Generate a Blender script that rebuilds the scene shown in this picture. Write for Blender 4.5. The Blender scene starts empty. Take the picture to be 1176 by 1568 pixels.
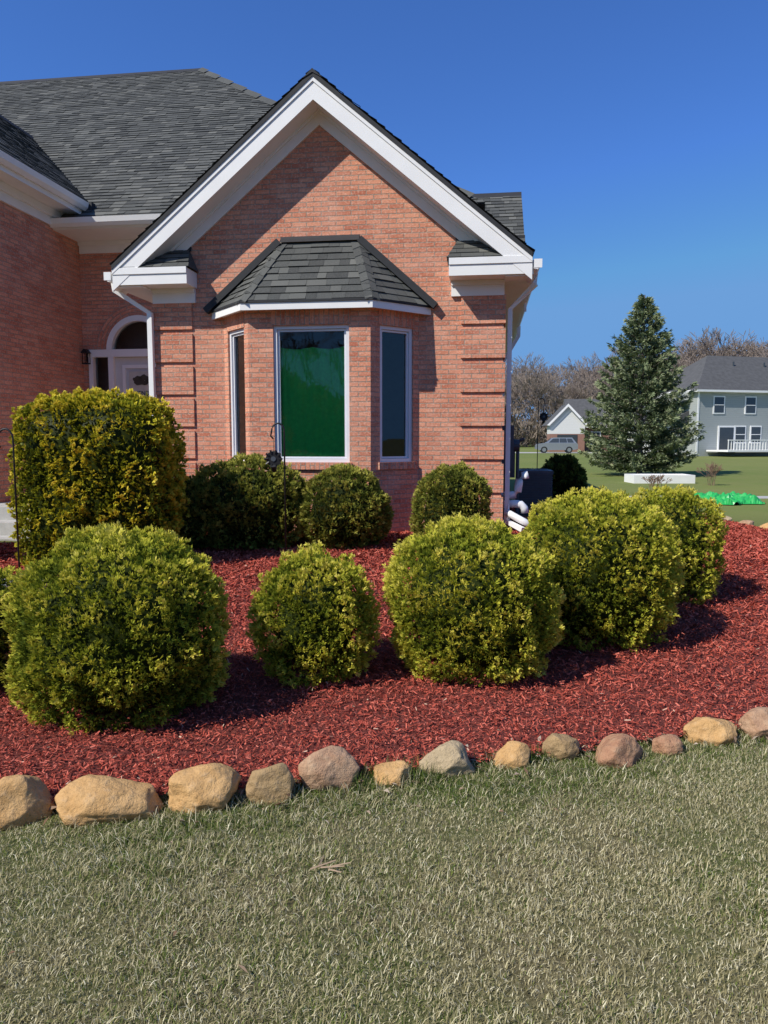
import bpy, math, random
import numpy as np
from mathutils import Vector, Matrix, noise
random.seed(3); rng=np.random.default_rng(7)
sc=bpy.context.scene
# ---------------------------------------------------------------- materials
def newmat(name):
    m=bpy.data.materials.new(name); m.use_nodes=True
    nt=m.node_tree; b=nt.nodes['Principled BSDF']
    return m,nt,b
def N(nt,t,**k):
    n=nt.nodes.new(t)
    for a,v in k.items(): setattr(n,a,v)
    return n
def setc(n,i,c): n.inputs[i].default_value=(c[0],c[1],c[2],1)
def ramp(nt,fac,stops):
    r=N(nt,'ShaderNodeValToRGB'); e=r.color_ramp.elements
    while len(e)<len(stops): e.new(0.5)
    for i,(p,c) in enumerate(stops):
        e[i].position=p; e[i].color=(c[0],c[1],c[2],1)
    nt.links.new(fac,r.inputs[0]); return r.outputs[0]
def noisen(nt,scale,detail=4,rough=.6,vec=None):
    n=N(nt,'ShaderNodeTexNoise'); n.inputs['Scale'].default_value=scale
    n.inputs['Detail'].default_value=detail; n.inputs['Roughness'].default_value=rough
    if vec is not None: nt.links.new(vec,n.inputs['Vector'])
    return n
def objc(nt): return N(nt,'ShaderNodeTexCoord').outputs['Object']
def uvc(nt): return N(nt,'ShaderNodeTexCoord').outputs['UV']
def mixc(nt,fac,a,b,mode='MIX'):
    n=N(nt,'ShaderNodeMix',data_type='RGBA',blend_type=mode)
    for s,v in ((0,fac),(6,a),(7,b)):
        if isinstance(v,(int,float)): n.inputs[s].default_value=v
        elif isinstance(v,tuple): n.inputs[s].default_value=(v[0],v[1],v[2],1)
        else: nt.links.new(v,n.inputs[s])
    return n.outputs[2]
def bump(nt,b,h,s=.3,d=.01):
    n=N(nt,'ShaderNodeBump'); n.inputs['Strength'].default_value=s; n.inputs['Distance'].default_value=d
    nt.links.new(h,n.inputs['Height']); nt.links.new(n.outputs[0],b.inputs['Normal']); return n
def plain(name,c,rough=.6,metal=0,var=.12,scale=8,bs=.1):
    m,nt,b=newmat(name); n=noisen(nt,scale,5,.6,objc(nt))
    lo=tuple(x*(1-var) for x in c); hi=tuple(min(1,x*(1+var)) for x in c)
    nt.links.new(ramp(nt,n.outputs[0],[(.3,lo),(.7,hi)]),b.inputs['Base Color'])
    b.inputs['Roughness'].default_value=rough; b.inputs['Metallic'].default_value=metal
    n2=noisen(nt,scale*12,3,.6,objc(nt)); bump(nt,b,n2.outputs[0],bs,.004); return m
def attr(nt,name='tint'): return N(nt,'ShaderNodeAttribute',attribute_name=name).outputs['Fac']
def brickmat(name='brick_masonry',c1=(.72,.30,.18),c2=(.49,.155,.09),c3=(.86,.53,.39),mort=(.36,.275,.215)):
    m,nt,b=newmat(name); uv=uvc(nt)
    wob=noisen(nt,9,3,.6,uv)
    va=N(nt,'ShaderNodeVectorMath',operation='MULTIPLY_ADD'); nt.links.new(wob.outputs['Color'],va.inputs[0])
    va.inputs[1].default_value=(.014,.014,0); nt.links.new(uv,va.inputs[2])
    t=N(nt,'ShaderNodeTexBrick'); nt.links.new(va.outputs[0],t.inputs['Vector'])
    t.inputs['Scale'].default_value=1; t.inputs['Brick Width'].default_value=.208; t.inputs['Row Height'].default_value=.0655
    t.inputs['Mortar Size'].default_value=.0075; t.inputs['Mortar Smooth'].default_value=.3; t.inputs['Bias'].default_value=-.1
    setc(t,'Color1',c1); setc(t,'Color2',c2); setc(t,'Mortar',mort)
    n=noisen(nt,2.2,6,.7,uv); n2=noisen(nt,34,5,.75,uv)
    col=mixc(nt,ramp(nt,n.outputs[0],[(.42,(0,0,0)),(.68,(.7,.7,.7))]),t.outputs[0],mixc(nt,.5,t.outputs[0],c3))
    col=mixc(nt,ramp(nt,n2.outputs[0],[(.52,(0,0,0)),(.66,(.85,.85,.85))]),col,c3)
    col=mixc(nt,ramp(nt,n2.outputs[0],[(.32,(.65,.65,.65)),(.43,(0,0,0))]),col,tuple(x*.5 for x in c2))
    nt.links.new(col,b.inputs['Base Color']); b.inputs['Roughness'].default_value=.9; b.inputs['Specular IOR Level'].default_value=.15
    mth=N(nt,'ShaderNodeMath',operation='MULTIPLY_ADD'); nt.links.new(t.outputs['Fac'],mth.inputs[0]); mth.inputs[1].default_value=-1.8
    nt.links.new(n2.outputs[0],mth.inputs[2]); bump(nt,b,mth.outputs[0],.8,.010); return m
def shinglemat():
    m,nt,b=newmat('asphalt_shingle'); n=noisen(nt,150,3,.7,objc(nt)); n1=noisen(nt,1.2,4,.6,objc(nt))
    c=ramp(nt,attr(nt),[(0,(.030,.032,.031)),(.5,(.066,.069,.064)),(1,(.135,.135,.12))])
    c=mixc(nt,ramp(nt,n.outputs[0],[(.45,(0,0,0)),(.75,(.6,.6,.6))]),c,(.21,.21,.19))
    c=mixc(nt,ramp(nt,n1.outputs[0],[(.4,(0,0,0)),(.7,(.25,.25,.25))]),c,(.11,.112,.098))
    nt.links.new(c,b.inputs['Base Color']); b.inputs['Roughness'].default_value=.95
    bump(nt,b,n.outputs[0],.5,.004); return m
def leafmat(name,stops,trans=.25,rough=.75):
    m,nt,b=newmat(name); c=ramp(nt,attr(nt),stops)
    nt.links.new(c,b.inputs['Base Color']); b.inputs['Roughness'].default_value=rough
    b.inputs['Specular IOR Level'].default_value=.10
    if trans>0:
        tr=N(nt,'ShaderNodeBsdfTranslucent'); nt.links.new(c,tr.inputs[0])
        mx=N(nt,'ShaderNodeMixShader'); mx.inputs[0].default_value=trans
        out=nt.nodes['Material Output']; nt.links.new(b.outputs[0],mx.inputs[1]); nt.links.new(tr.outputs[0],mx.inputs[2])
        nt.links.new(mx.outputs[0],out.inputs[0])
    return m
def glassmat():
    m,nt,b=newmat('window_glass'); nt.nodes.remove(b)
    tr=N(nt,'ShaderNodeBsdfTransparent'); setc(tr,0,(.93,.95,.94)); gl=N(nt,'ShaderNodeBsdfGlossy'); gl.inputs['Roughness'].default_value=.01
    setc(gl,0,(.9,.95,1))
    fr=N(nt,'ShaderNodeFresnel'); fr.inputs[0].default_value=1.62
    w=noisen(nt,1.5,2,.5,objc(nt)); bp=N(nt,'ShaderNodeBump'); bp.inputs['Strength'].default_value=.12; bp.inputs['Distance'].default_value=.02
    nt.links.new(w.outputs[0],bp.inputs['Height']); nt.links.new(bp.outputs[0],gl.inputs['Normal'])
    mx=N(nt,'ShaderNodeMixShader'); nt.links.new(fr.outputs[0],mx.inputs[0]); nt.links.new(tr.outputs[0],mx.inputs[1]); nt.links.new(gl.outputs[0],mx.inputs[2])
    nt.links.new(mx.outputs[0],nt.nodes['Material Output'].inputs[0]); return m
M_brick=brickmat(); M_shing=shinglemat(); M_glass=glassmat()
M_trim=plain('white_trim_paint',(.86,.85,.82),.45,0,.03,3,.03)
M_vinyl=plain('vinyl_window_frame',(.74,.75,.78),.4,0,.03,3,.02)
M_black=plain('black_metal',(.02,.02,.021),.5,.3,.2,10)
M_flash=plain('roof_flashing',(.022,.023,.026),.75,0,.2,10)
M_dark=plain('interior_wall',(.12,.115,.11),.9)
M_conc=plain('concrete',(.42,.41,.38),.9,0,.15,6,.4)
M_curt=plain('green_cloth',(.09,.66,.17),.85,0,.10,20,.3)
M_pvc=plain('white_pvc',(.82,.82,.80),.35,0,.03)
M_util=plain('utility_paint',(.075,.09,.105),.5,.2,.15)
# ---------------------------------------------------------------- builders
class Acc:
    def __init__(s): s.v=[];s.f=[];s.uv=[];s.t=[]
    def add(s,pts,uv=None,tint=.5):
        i=len(s.v); s.v+= [tuple(p) for p in pts]; s.f.append(list(range(i,i+len(pts)))); s.t+=[tint]*len(pts)
        s.uv+= list(uv) if uv else [(p[0]+p[1],p[2]) for p in pts]
    def box(s,lo,hi,M=None,tint=.5,swap=False):
        x0,y0,z0=lo;x1,y1,z1=hi
        fs=[([(x0,y0,z0),(x1,y0,z0),(x1,y0,z1),(x0,y0,z1)],(0,2)),([(x1,y1,z0),(x0,y1,z0),(x0,y1,z1),(x1,y1,z1)],(0,2)),
            ([(x1,y0,z0),(x1,y1,z0),(x1,y1,z1),(x1,y0,z1)],(1,2)),([(x0,y1,z0),(x0,y0,z0),(x0,y0,z1),(x0,y1,z1)],(1,2)),
            ([(x0,y0,z1),(x1,y0,z1),(x1,y1,z1),(x0,y1,z1)],(0,1)),([(x0,y1,z0),(x1,y1,z0),(x1,y0,z0),(x0,y0,z0)],(0,1))]
        for p,(a,b) in fs:
            uv=[(q[b],q[a]) if swap else (q[a],q[b]) for q in p]
            if M is not None: p=[M@Vector(q) for q in p]
            s.add(p,uv,tint)
    def prism(s,poly,a,b,axis='v',M=None,tint=.5):
        def P(h,z,e):
            q=(h,e,z) if axis=='v' else (e,h,z)
            return tuple(M@Vector(q)) if M is not None else q
        A=[P(h,z,a) for h,z in poly];B=[P(h,z,b) for h,z in poly]
        s.add(A,[(h,z) for h,z in poly],tint); s.add(B[::-1],[(h,z) for h,z in poly][::-1],tint)
        n=len(poly)
        for i in range(n):
            j=(i+1)%n; s.add([A[i],B[i],B[j],A[j]],[(a,poly[i][1]),(b,poly[i][1]),(b,poly[j][1]),(a,poly[j][1])],tint)
    def tube(s,path,r,n=8,r1=None,tint=.5,caps=True):
        path=[Vector(p) for p in path]; rings=[]
        for k,p in enumerate(path):
            d=(path[min(k+1,len(path)-1)]-path[max(k-1,0)]).normalized()
            a=d.cross(Vector((0,0,1)) if abs(d.z)<.9 else Vector((1,0,0))).normalized(); b=d.cross(a)
            rr=r if r1 is None else r+(r1-r)*k/(len(path)-1)
            rings.append([p+(a*math.cos(2*math.pi*(i+.5)/n)+b*math.sin(2*math.pi*(i+.5)/n))*rr for i in range(n)])
        for k in range(len(rings)-1):
            for i in range(n):
                j=(i+1)%n; s.add([rings[k][i],rings[k][j],rings[k+1][j],rings[k+1][i]],None,tint)
        if caps: s.add(rings[0],None,tint); s.add(rings[-1],None,tint)
    def build(s,name,mat,parent=None,merge=False,smooth=False):
        me=bpy.data.meshes.new(name); me.from_pydata(s.v,[],s.f)
        ul=me.uv_layers.new(name='UVMap'); ul.data.foreach_set('uv',np.array(s.uv,dtype=np.float32)[[i for f in s.f for i in f]].ravel())
        at=me.attributes.new('tint','FLOAT','POINT'); at.data.foreach_set('value',np.array(s.t,dtype=np.float32))
        if merge or smooth:
            import bmesh
            bm=bmesh.new(); bm.from_mesh(me); bmesh.ops.remove_doubles(bm,verts=bm.verts,dist=1e-4); bmesh.ops.recalc_face_normals(bm,faces=bm.faces); bm.to_mesh(me); bm.free()
        if smooth: me.polygons.foreach_set('use_smooth',[True]*len(me.polygons))
        me.materials.append(mat); o=bpy.data.objects.new(name,me); sc.collection.objects.link(o)
        if parent: o.parent=parent
        return o
def npmesh(name,V,F,T,mat,parent=None,smooth=False):
    me=bpy.data.meshes.new(name); k=F.shape[1]
    me.vertices.add(len(V)); me.vertices.foreach_set('co',V.astype(np.float32).ravel())
    me.loops.add(F.size); me.loops.foreach_set('vertex_index',F.astype(np.int32).ravel())
    me.polygons.add(len(F)); me.polygons.foreach_set('loop_start',np.arange(0,F.size,k,dtype=np.int32))
    me.polygons.foreach_set('loop_total',np.full(len(F),k,dtype=np.int32))
    at=me.attributes.new('tint','FLOAT','POINT'); at.data.foreach_set('value',T.astype(np.float32).ravel())
    me.update(calc_edges=True); me.validate()
    if smooth: me.polygons.foreach_set('use_smooth',[True]*len(me.polygons))
    me.materials.append(mat); o=bpy.data.objects.new(name,me); sc.collection.objects.link(o)
    if parent: o.parent=parent
    return o
def empty(name,loc=(0,0,0),rz=0):
    e=bpy.data.objects.new(name,None); e.location=loc; e.rotation_euler=(0,0,rz); sc.collection.objects.link(e); return e
def nrm(a): return a/np.maximum(np.linalg.norm(a,axis=-1,keepdims=True),1e-9)
_k=rng.normal(size=(14,3)); _ph=rng.uniform(0,6.28,14)
def lump(P,f): return np.sin(P@(_k.T*f)+_ph).mean(axis=1)*1.6
def ss(t): t=np.clip(t,0,1); return t*t*(3-2*t)
def g(x,y):
    x=np.asarray(x,float);y=np.asarray(y,float)
    return .28*ss((y-4)/5.5)*(1-ss((x-4.3)/3))*(1-ss((y-13)/7))*(1-ss((-x-12)/8))
def inpoly(x,y,poly):
    r=np.zeros(x.shape,bool); n=len(poly)
    for i in range(n):
        x0,y0=poly[i];x1,y1=poly[(i+1)%n]
        c=((y0>y)!=(y1>y))&(x<(x1-x0)*(y-y0)/((y1-y0)+1e-12)+x0); r^=c
    return r
# ---------------------------------------------------------------- HOUSE
A7=math.radians(7.5)
house=empty('brick_house',(1.62,10.2,0),-A7)
brick=Acc();trim=Acc();sh=Acc();fl=Acc();vin=Acc();gl=Acc();dk=Acc()
def frame(p0,p1):
    x=Vector((p1[0]-p0[0],p1[1]-p0[1],0)); L=x.length; x.normalize(); y=Vector((-x.y,x.x,0))
    M=Matrix(((x.x,y.x,0,p0[0]),(x.y,y.y,0,p0[1]),(0,0,1,0),(0,0,0,1))); return M,L
def wall(M,L,z0,z1,holes=(),acc=brick,uo=0):
    xs=sorted({0,L,*[h[0] for h in holes],*[h[1] for h in holes]}); zs=sorted({z0,z1,*[h[2] for h in holes],*[h[3] for h in holes]})
    for i in range(len(xs)-1):
        for j in range(len(zs)-1):
            cx=(xs[i]+xs[i+1])/2;cz=(zs[j]+zs[j+1])/2
            if any(h[0]<cx<h[1] and h[2]<cz<h[3] for h in holes): continue
            q=[(xs[i],zs[j]),(xs[i+1],zs[j]),(xs[i+1],zs[j+1]),(xs[i],zs[j+1])]
            acc.add([M@Vector((a,0,b)) for a,b in q],[(a+uo,b) for a,b in q])
def window(M,x0,x1,z0,z1,sash=.026,rail=None):
    a=.045
    for lo,hi in (((x0,.03,z0),(x0+a,.11,z1)),((x1-a,.03,z0),(x1,.11,z1)),((x0+a,.03,z0),(x1-a,.11,z0+a)),((x0+a,.03,z1-a),(x1-a,.11,z1))): vin.box(lo,hi,M)
    b=a+.004
    for lo,hi in (((x0+b,.055,z0+b),(x0+b+sash,.10,z1-b)),((x1-b-sash,.055,z0+b),(x1-b,.10,z1-b)),((x0+b+sash,.055,z0+b),(x1-b-sash,.10,z0+b+sash)),((x0+b+sash,.055,z1-b-sash),(x1-b-sash,.10,z1-b))): vin.box(lo,hi,M)
    gl.add([M@Vector(q) for q in ((x0+a,.08,z0+a),(x1-a,.08,z0+a),(x1-a,.08,z1-a),(x0+a,.08,z1-a))])
    for q in ([(x0,0,z0),(x0,.04,z0),(x0,.04,z1),(x0,0,z1)],[(x1,0,z0),(x1,.04,z0),(x1,.04,z1),(x1,0,z1)],[(x0,0,z1),(x1,0,z1),(x1,.04,z1),(x0,.04,z1)]):
        brick.add([M@Vector(p) for p in q],[(p[1]+p[0],p[2]) for p in q])
    brick.box((x0-.03,-.035,z0-.095),(x1+.03,.05,z0-.002),M,swap=True)
    brick.box((x0-.02,-.006,z1+.002),(x1+.02,.02,z1+.20),M,swap=True)
UC=-2.52; UL=-4.96; SL=.83; ZP=6.36
M0,_=frame((UL,0),(0,0))
wall(M0,-UL,0,3.75,holes=[(1.16,3.66,1.2,3.1)],uo=UL)
zz=lambda u,off: ZP-off-SL*abs(u-UC)
brick.add([(UL,0,3.75),(0,0,3.75),(0,0,zz(0,.36)),(UC,0,zz(UC,.36)),(UL,0,zz(UL,.36))],[(UL,3.75),(0,3.75),(0,zz(0,.36)),(UC,zz(UC,.36)),(UL,zz(UL,.36))])
Mr,_=frame((0,0),(0,9.8)); wall(Mr,9.8,0,3.95)
brick.add([(0,1.9,3.95),(0,7.9,3.95),(0,4.88,6.2)],[(1.9,3.95),(7.9,3.95),(4.88,6.2)])
Ml,_=frame((UL,2.4),(UL,0)); wall(Ml,2.4,0,4.3)
VR=2.4; DC=-6.35
Mw,Lw=frame((-7.42,VR),(UL,VR)); dcx=DC+7.42
wall(Mw,Lw,0,5.2,holes=[(dcx-.93,dcx+.93,.65,3.16),(dcx-.60,dcx+.60,3.16,3.80)])
for s in (-1,1):
    pts=[(s*.60,3.80)]+[(s*.60*math.cos(t),3.18+.60*math.sin(t)) for t in np.linspace(0,math.pi/2,12)]+[(0,3.80)]
    brick.add([(DC+a,VR+.0005,b) for a,b in pts],[(a,b) for a,b in pts])
Mws,_=frame((-7.42,-.3),(-7.42,VR)); wall(Mws,VR+.3,0,5.4)
Mwf,_=frame((-12.4,-.3),(-7.42,-.3)); wall(Mwf,4.98,0,5.4)
Mwl,_=frame((-12.4,8),(-12.4,-.3)); wall(Mwl,8.3,0,5.4)
brick.add([(-12.4,-.3,5.4),(-7.42,-.3,5.4),(-9.91,-.3,7.5)],[(0,5.4),(4.98,5.4),(2.5,7.5)])
for k in range(-1,7):
    zb=3.09-.4585*k-.4585+.0655; zt2=3.09-.4585*k
    z0q=max(zb,.0)
    if k==-1: zt2=3.53
    for (a,b) in ((UL-.025,UL+.57),(-.575,.025)):
        brick.box((a,-.028,z0q),(b,.03,zt2))
        if b>0: brick.box((-.01,.03,z0q),(.025,.45,zt2))
segs=[((-3.93,0),(-3.40,-.55),.13,.64),((-3.40,-.55),(-1.74,-.55),.345,1.375),((-1.74,-.55),(-1.15,0),.15,.71)]
for p0,p1,a,b in segs:
    M,L=frame(p0,p1); wall(M,L,0,3.40,holes=[(a,b,1.285,3.10)],uo=p0[0]*1.3); window(M,a,b,1.285,3.10)
for z,zc in ((1.18,0),(3.25,1)):
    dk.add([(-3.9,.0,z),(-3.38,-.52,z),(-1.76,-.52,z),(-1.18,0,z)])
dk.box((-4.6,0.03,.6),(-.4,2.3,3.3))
for i,f in enumerate(dk.f):
    ys=[dk.v[j][1] for j in f]
    if len(f)==4 and all(abs(y-.03)<1e-6 for y in ys):
        for j in f: dk.v[j]=(-4.5,1.0+.001*j,.61)
        break
def clip(poly,rect):
    x0,x1,y0,y1=rect; out=poly
    for ax,val,sg in ((0,x0,1),(0,x1,-1),(1,y0,1),(1,y1,-1)):
        inp=out; out=[]
        for i in range(len(inp)):
            P=inp[i];Q=inp[(i+1)%len(inp)]; dp=(P[ax]-val)*sg; dq=(Q[ax]-val)*sg
            if dp>=0: out.append(P)
            if (dp>=0)!=(dq>=0):
                t=dp/(dp-dq); out.append((P[0]+(Q[0]-P[0])*t,P[1]+(Q[1]-P[1])*t))
        if len(out)<3: return None
    return out
def shingles(o,xd,ud,poly,h=.14,th=.010,wr=(.10,.30)):
    o=Vector(o);xd=Vector(xd).normalized();ud=Vector(ud).normalized();n=xd.cross(ud).normalized()
    if n.z<0:n=-n
    sh.add([o+xd*a+ud*b-n*.004 for a,b in poly],tint=.1)
    X0=min(p[0] for p in poly);X1=max(p[0] for p in poly);Y1=max(p[1] for p in poly);Y0=min(p[1] for p in poly)
    y=Y0
    while y<Y1:
        x=X0-random.random()*.3
        while x<X1:
            w=random.uniform(*wr); c=clip(poly,(x,x+w-.003,y,y+h*1.12))
            if c:
                ex=random.choice((0,.004,.009)); tt=min(1,max(0,random.gauss(.45,.28)))
                P=[o+xd*a+ud*b+n*((th+ex)*(1-(b-y)/(h*1.12))+.001) for a,b in c]; sh.add(P,tint=tt)
                m=len(c)
                for i in range(m):
                    j=(i+1)%m
                    if abs(c[i][1]-y)<1e-6 and abs(c[j][1]-y)<1e-6:
                        sh.add([P[i],P[j],P[j]-n*(th+ex),P[i]-n*(th+ex)],tint=0)
            x+=w
        y+=h
HW=2.86
def roofslab(side,v0,v1t,v1b):
    e=UC+side*HW
    fl.prism([(UC,ZP),(e,ZP-SL*HW),(e,ZP-SL*HW-.06),(UC,ZP-.065)],v0,max(v1t,v1b) if side<0 else 1.9)
    ud=Vector((-side,0,SL)).normalized(); Ls=HW*math.hypot(1,SL)
    shingles((e+side*.02,v0,ZP-SL*HW+.006),(0,1,0),ud,[(0,0),(v1b-v0,0),(v1t-v0,Ls),(0,Ls)])
roofslab(-1,-.41,3.0,2.4); roofslab(1,-.41,4.88,1.94)
fl.prism([(UC-.13,ZP-.09),(UC,ZP+.03),(UC+.13,ZP-.09),(UC,ZP-.02)],-.42,4.0)
def band(side,o0,o1,v0,v1,acc,h0=0,h1=HW):
    f=lambda h,o:(UC+side*h,ZP-o-SL*h)
    acc.prism([f(h0,o0),f(h1,o0),f(h1,o1),f(h0,o1)],v0,v1)
for s in (-1,1):
    band(s,.066,.345,-.385,-.35,trim)
    band(s,.055,.12,-.40,-.386,trim)
    band(s,.30,.325,-.349,.0,trim)
    band(s,.326,.52,-.035,-.001,trim,0,2.46)
    band(s,.326,.37,-.06,-.036,trim,0,2.46)
    e0=UC+s*HW; e1=UC+s*1.79; lo,hi=min(e0,e1),max(e0,e1)
    trim.box((lo,-.38,3.72),(hi,-.345,3.935))
    trim.box((lo,-.395,3.86),(hi,-.381,3.945))
    trim.box((lo,-.345,3.722),(hi,-.001,3.745))
    trim.box((e1-.03*(s<0),-.344,3.746),(e1+.03*(s>0),-.001,3.935))
    w=UL if s<0 else 0.0
    trim.box((min(w,e1+s*.02),-.045,3.52),(max(w,e1+s*.02),-.001,3.721))
    trim.box((min(w,e1+s*.02),-.07,3.66),(max(w,e1+s*.02),-.046,3.720))
    eo=UC+s*2.78; ei=UC+s*1.76; rise=.32; run=.365
    ud=Vector((0,run,rise)).normalized(); Ls=math.hypot(run,rise)
    if s<0: shingles((eo,-.375,3.945),(1,0,0),ud,[(0,0),(ei-eo,0),(ei-eo-.13,Ls),(0,Ls)],h=.12)
    else: shingles((ei,-.375,3.945),(1,0,0),ud,[(0,0),(eo-ei,0),(eo-ei,Ls),(.13,Ls)],h=.12)
    sh.add([(ei,-.375,3.945),(ei,0,3.945),(ei+s*.13,-.01,3.945+rise)],tint=.3)
    fl.box((min(eo,ei+s*.1),-.03,3.945+rise-.03),(max(eo,ei+s*.1),-.002,3.945+rise+.03))
    ve=2.4 if s<0 else 9.6
    trim.box((e0-.02,-.34,3.72),(e0+.02,ve,3.90))
    wl=UL if s<0 else 0.0
    trim.box((min(wl,e0),-.34,3.70),(max(wl,e0),ve,3.719))
    g0=e0+s*.022; g1=e0+s*.125
    trim.prism([(g0,3.90),(g0,3.78),(g0+s*.05,3.77),(g1-s*.02,3.82),(g1,3.90),(g1-s*.006,3.90),(g0+s*.05,3.80)],-.385,ve)
    trim.box((min(g0,g1),-.39,3.79),(max(g0,g1),-.384,3.90))
L2=2.94*math.hypot(1,SL)
shingles((-2.52,1.94,3.92),(1,0,0),(0,1,SL),[(2.86,0),(2.95,0),(2.95,L2),(0,L2)])
fl.prism([(1.94,3.92),(4.88,6.36),(7.82,3.92),(7.82,3.86),(4.88,6.29),(1.94,3.86)],-2.0,.425,axis='u')
trim.prism([(1.94,3.855),(4.88,6.285),(7.82,3.855),(7.82,3.62),(4.88,6.05),(1.94,3.62)],.37,.405,axis='u')
fl.prism([(4.78,6.29),(4.88,6.40),(4.98,6.29)],-2.5,.43,axis='u')
L3=7.2*math.hypot(1,.8)
shingles((-18,1.6,5.22),(1,0,0),(0,1,.8),[(0,0),(17.73,0),(10.53,L3),(0,L3)])
sh.add([(-.27,1.6,5.21),(-.27,16,5.21),(-7.47,8.8,10.97)],tint=.4); sh.add([(-18,16,5.21),(-.27,16,5.21),(-7.47,8.8,10.97),(-18,8.8,10.97)],tint=.4)
fl.prism([(8.68,10.90),(8.8,11.02),(8.92,10.90)],-18,-7.45,axis='u')
hp=[Vector((-7.47+s,8.8-s,11.0-.8*s)) for s in np.linspace(0,7,30)]
for i in range(29):
    a,b=hp[i],hp[i+1]; b=b+(b-a)*.15; z=Vector((0,0,.015*(1-i%2)))
    sh.add([a+z+Vector((0,0,.02)),b+z+Vector((0,0,.035)),b+z+Vector((-.11,-.09,-.07)),a+z+Vector((-.11,-.09,-.09))],tint=.25+.3*random.random())
trim.box((-7.42,1.58,5.09),(-4.0,1.60,5.20))
trim.prism([(1.575,5.22),(1.575,5.10),(1.53,5.09),(1.48,5.14),(1.46,5.22)],-7.42,-3.95,axis='u')
trim.box((-7.42,1.60,5.07),(-4.0,VR,5.09)); trim.box((-7.40,VR-.04,4.87),(-4.96,VR-.001,5.069)); trim.box((-7.40,VR-.08,5.0),(-4.96,VR-.041,5.068))
Lw2=2.91*math.hypot(1,SL)
shingles((-7.0,-.7,5.60),(0,1,0),(-1,0,SL),[(0,0),(3.4,0),(6.1,Lw2),(0,Lw2)])
sh.add([(-12.8,-.7,5.60),(-12.8,6,5.6),(-9.91,6,8.0),(-9.91,-.7,8.0)],tint=.4)
fl.prism([(-10.03,7.93),(-9.91,8.06),(-9.79,7.93)],-.7,5.4)
fl.box((-7.04,-.7,5.56),(-6.99,2.3,5.60))
trim.prism([(-7.02,5.56),(-7.02,5.44),(-6.97,5.43),(-6.92,5.48),(-6.90,5.56)],-.7,1.85)
trim.box((-7.04,-.7,5.36),(-7.021,2.2,5.559)); trim.box((-7.42,-.7,5.38),(-7.04,2.2,5.40))
trim.box((-7.419,-.3,5.12),(-7.38,VR-.05,5.379)); trim.box((-7.379,-.3,5.26),(-7.33,VR-.05,5.378))
fl.box((-7.04,1.86,5.40),(-6.86,1.99,5.58))
for s in (-1,1):
    trim.prism([(-9.91,7.94),(-9.91+s*2.9,5.53),(-9.91+s*2.9,5.28),(-9.91,7.69)],-.72,-.69)
trim.tube([(UC-HW-.07,-.2,3.79),(UC-HW-.07,-.2,3.69),(UL-.03,-.075,3.38),(UL-.03,-.075,.75),(UL-.03,-.075,.45),(UL-.03,-.35,.33)],.05,4)
trim.tube([(UC+HW+.07,.0,3.79),(UC+HW+.07,.0,3.66),(.085,.12,3.36),(.085,.12,.8),(.085,.12,.45),(.3,-.1,.36)],.045,4)
trim.tube([(UC+HW+.07,4.6,3.79),(UC+HW+.07,4.6,3.60),(.12,4.6,3.1),(.12,4.6,.4)],.05,4)
E=[(-4.10,0),(-3.45,-.70),(-1.69,-.70),(-.99,0)]; T0=(-3.06,0);T1=(-1.99,0); ze=3.40;ztp=4.30
def plane3(P0,P1,T):
    P0=Vector(P0);P1=Vector(P1); x=(P1-P0).normalized(); q=[Vector(t)-P0 for t in T]
    up=(q[0]-x*q[0].dot(x)).normalized()
    poly=[(0,0),((P1-P0).length,0)]+[(a.dot(x),a.dot(up)) for a in q]
    shingles(P0,x,up,poly,h=.125,th=.012,wr=(.12,.30)); return x,up
e3=[(a,b,ze) for a,b in E]; t0=(T0[0],-.03,ztp);t1=(T1[0],-.03,ztp)
plane3(e3[1],e3[2],[t1,t0]); plane3(e3[0],e3[1],[t0]); plane3(e3[2],e3[3],[t1])
def cap(a,b,w=.10,n=7):
    a=Vector(a);b=Vector(b); d=(b-a)
    s=d.cross(Vector((0,0,1))).normalized()
    for i in range(n):
        p=a+d*(i/n); q=a+d*((i+1.12)/n) if i<n-1 else b
        lf=Vector((0,0,.028)); l2=Vector((0,0,.014)); tt=random.uniform(.2,.7)
        for sg in (-1,1): sh.add([p+lf,q+l2,q+s*sg*w-Vector((0,0,.03)),p+s*sg*w-Vector((0,0,.016))],tint=tt)
        sh.add([p+lf,p+s*w-Vector((0,0,.016)),p+s*w-Vector((0,0,.03)),p,p-s*w-Vector((0,0,.03)),p-s*w-Vector((0,0,.016))],tint=0)
cap(e3[1],t0);cap(e3[2],t1)
def strip(a,b,w,out=.03):
    a=Vector(a);b=Vector(b)
    fl.add([a+Vector((0,-out,.05)),b+Vector((0,-out,.05)),b+Vector((0,-out-w,.05-w*.9)),a+Vector((0,-out-w,.05-w*.9))])
    fl.add([a+Vector((0,-out,.05)),b+Vector((0,-out,.05)),b+Vector((0,0,.09)),a+Vector((0,0,.09))])
strip((T0[0]-.02,0,ztp),(T1[0]+.02,0,ztp),.06)
def strip2(a,b,w):
    a=Vector(a);b=Vector(b); s=(b-a).normalized(); n=s.cross(Vector((0,1,0)))
    if n.z<0:n=-n
    fl.prism([(a.x,a.z),(b.x,b.z),(b.x+n.x*w,b.z+n.z*w),(a.x+n.x*w,a.z+n.z*w)],-.10,-.002)
strip2((-4.14,0,3.36),(T0[0],0,ztp-.02),.09); strip2((-.95,0,3.36),(T1[0],0,ztp-.02),.09)
for i in range(3):
    M,L=frame(E[i],E[i+1]); trim.box((0.0,-.004,ze-.115),(L,.03,ze-.022),M)
    fl.box((-.005,-.02,ze-.021),(L+.005,.03,ze+.006),M)
trim.add([(a,b,ze-.09) for a,b in E])
cu=Acc(); n=120
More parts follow.
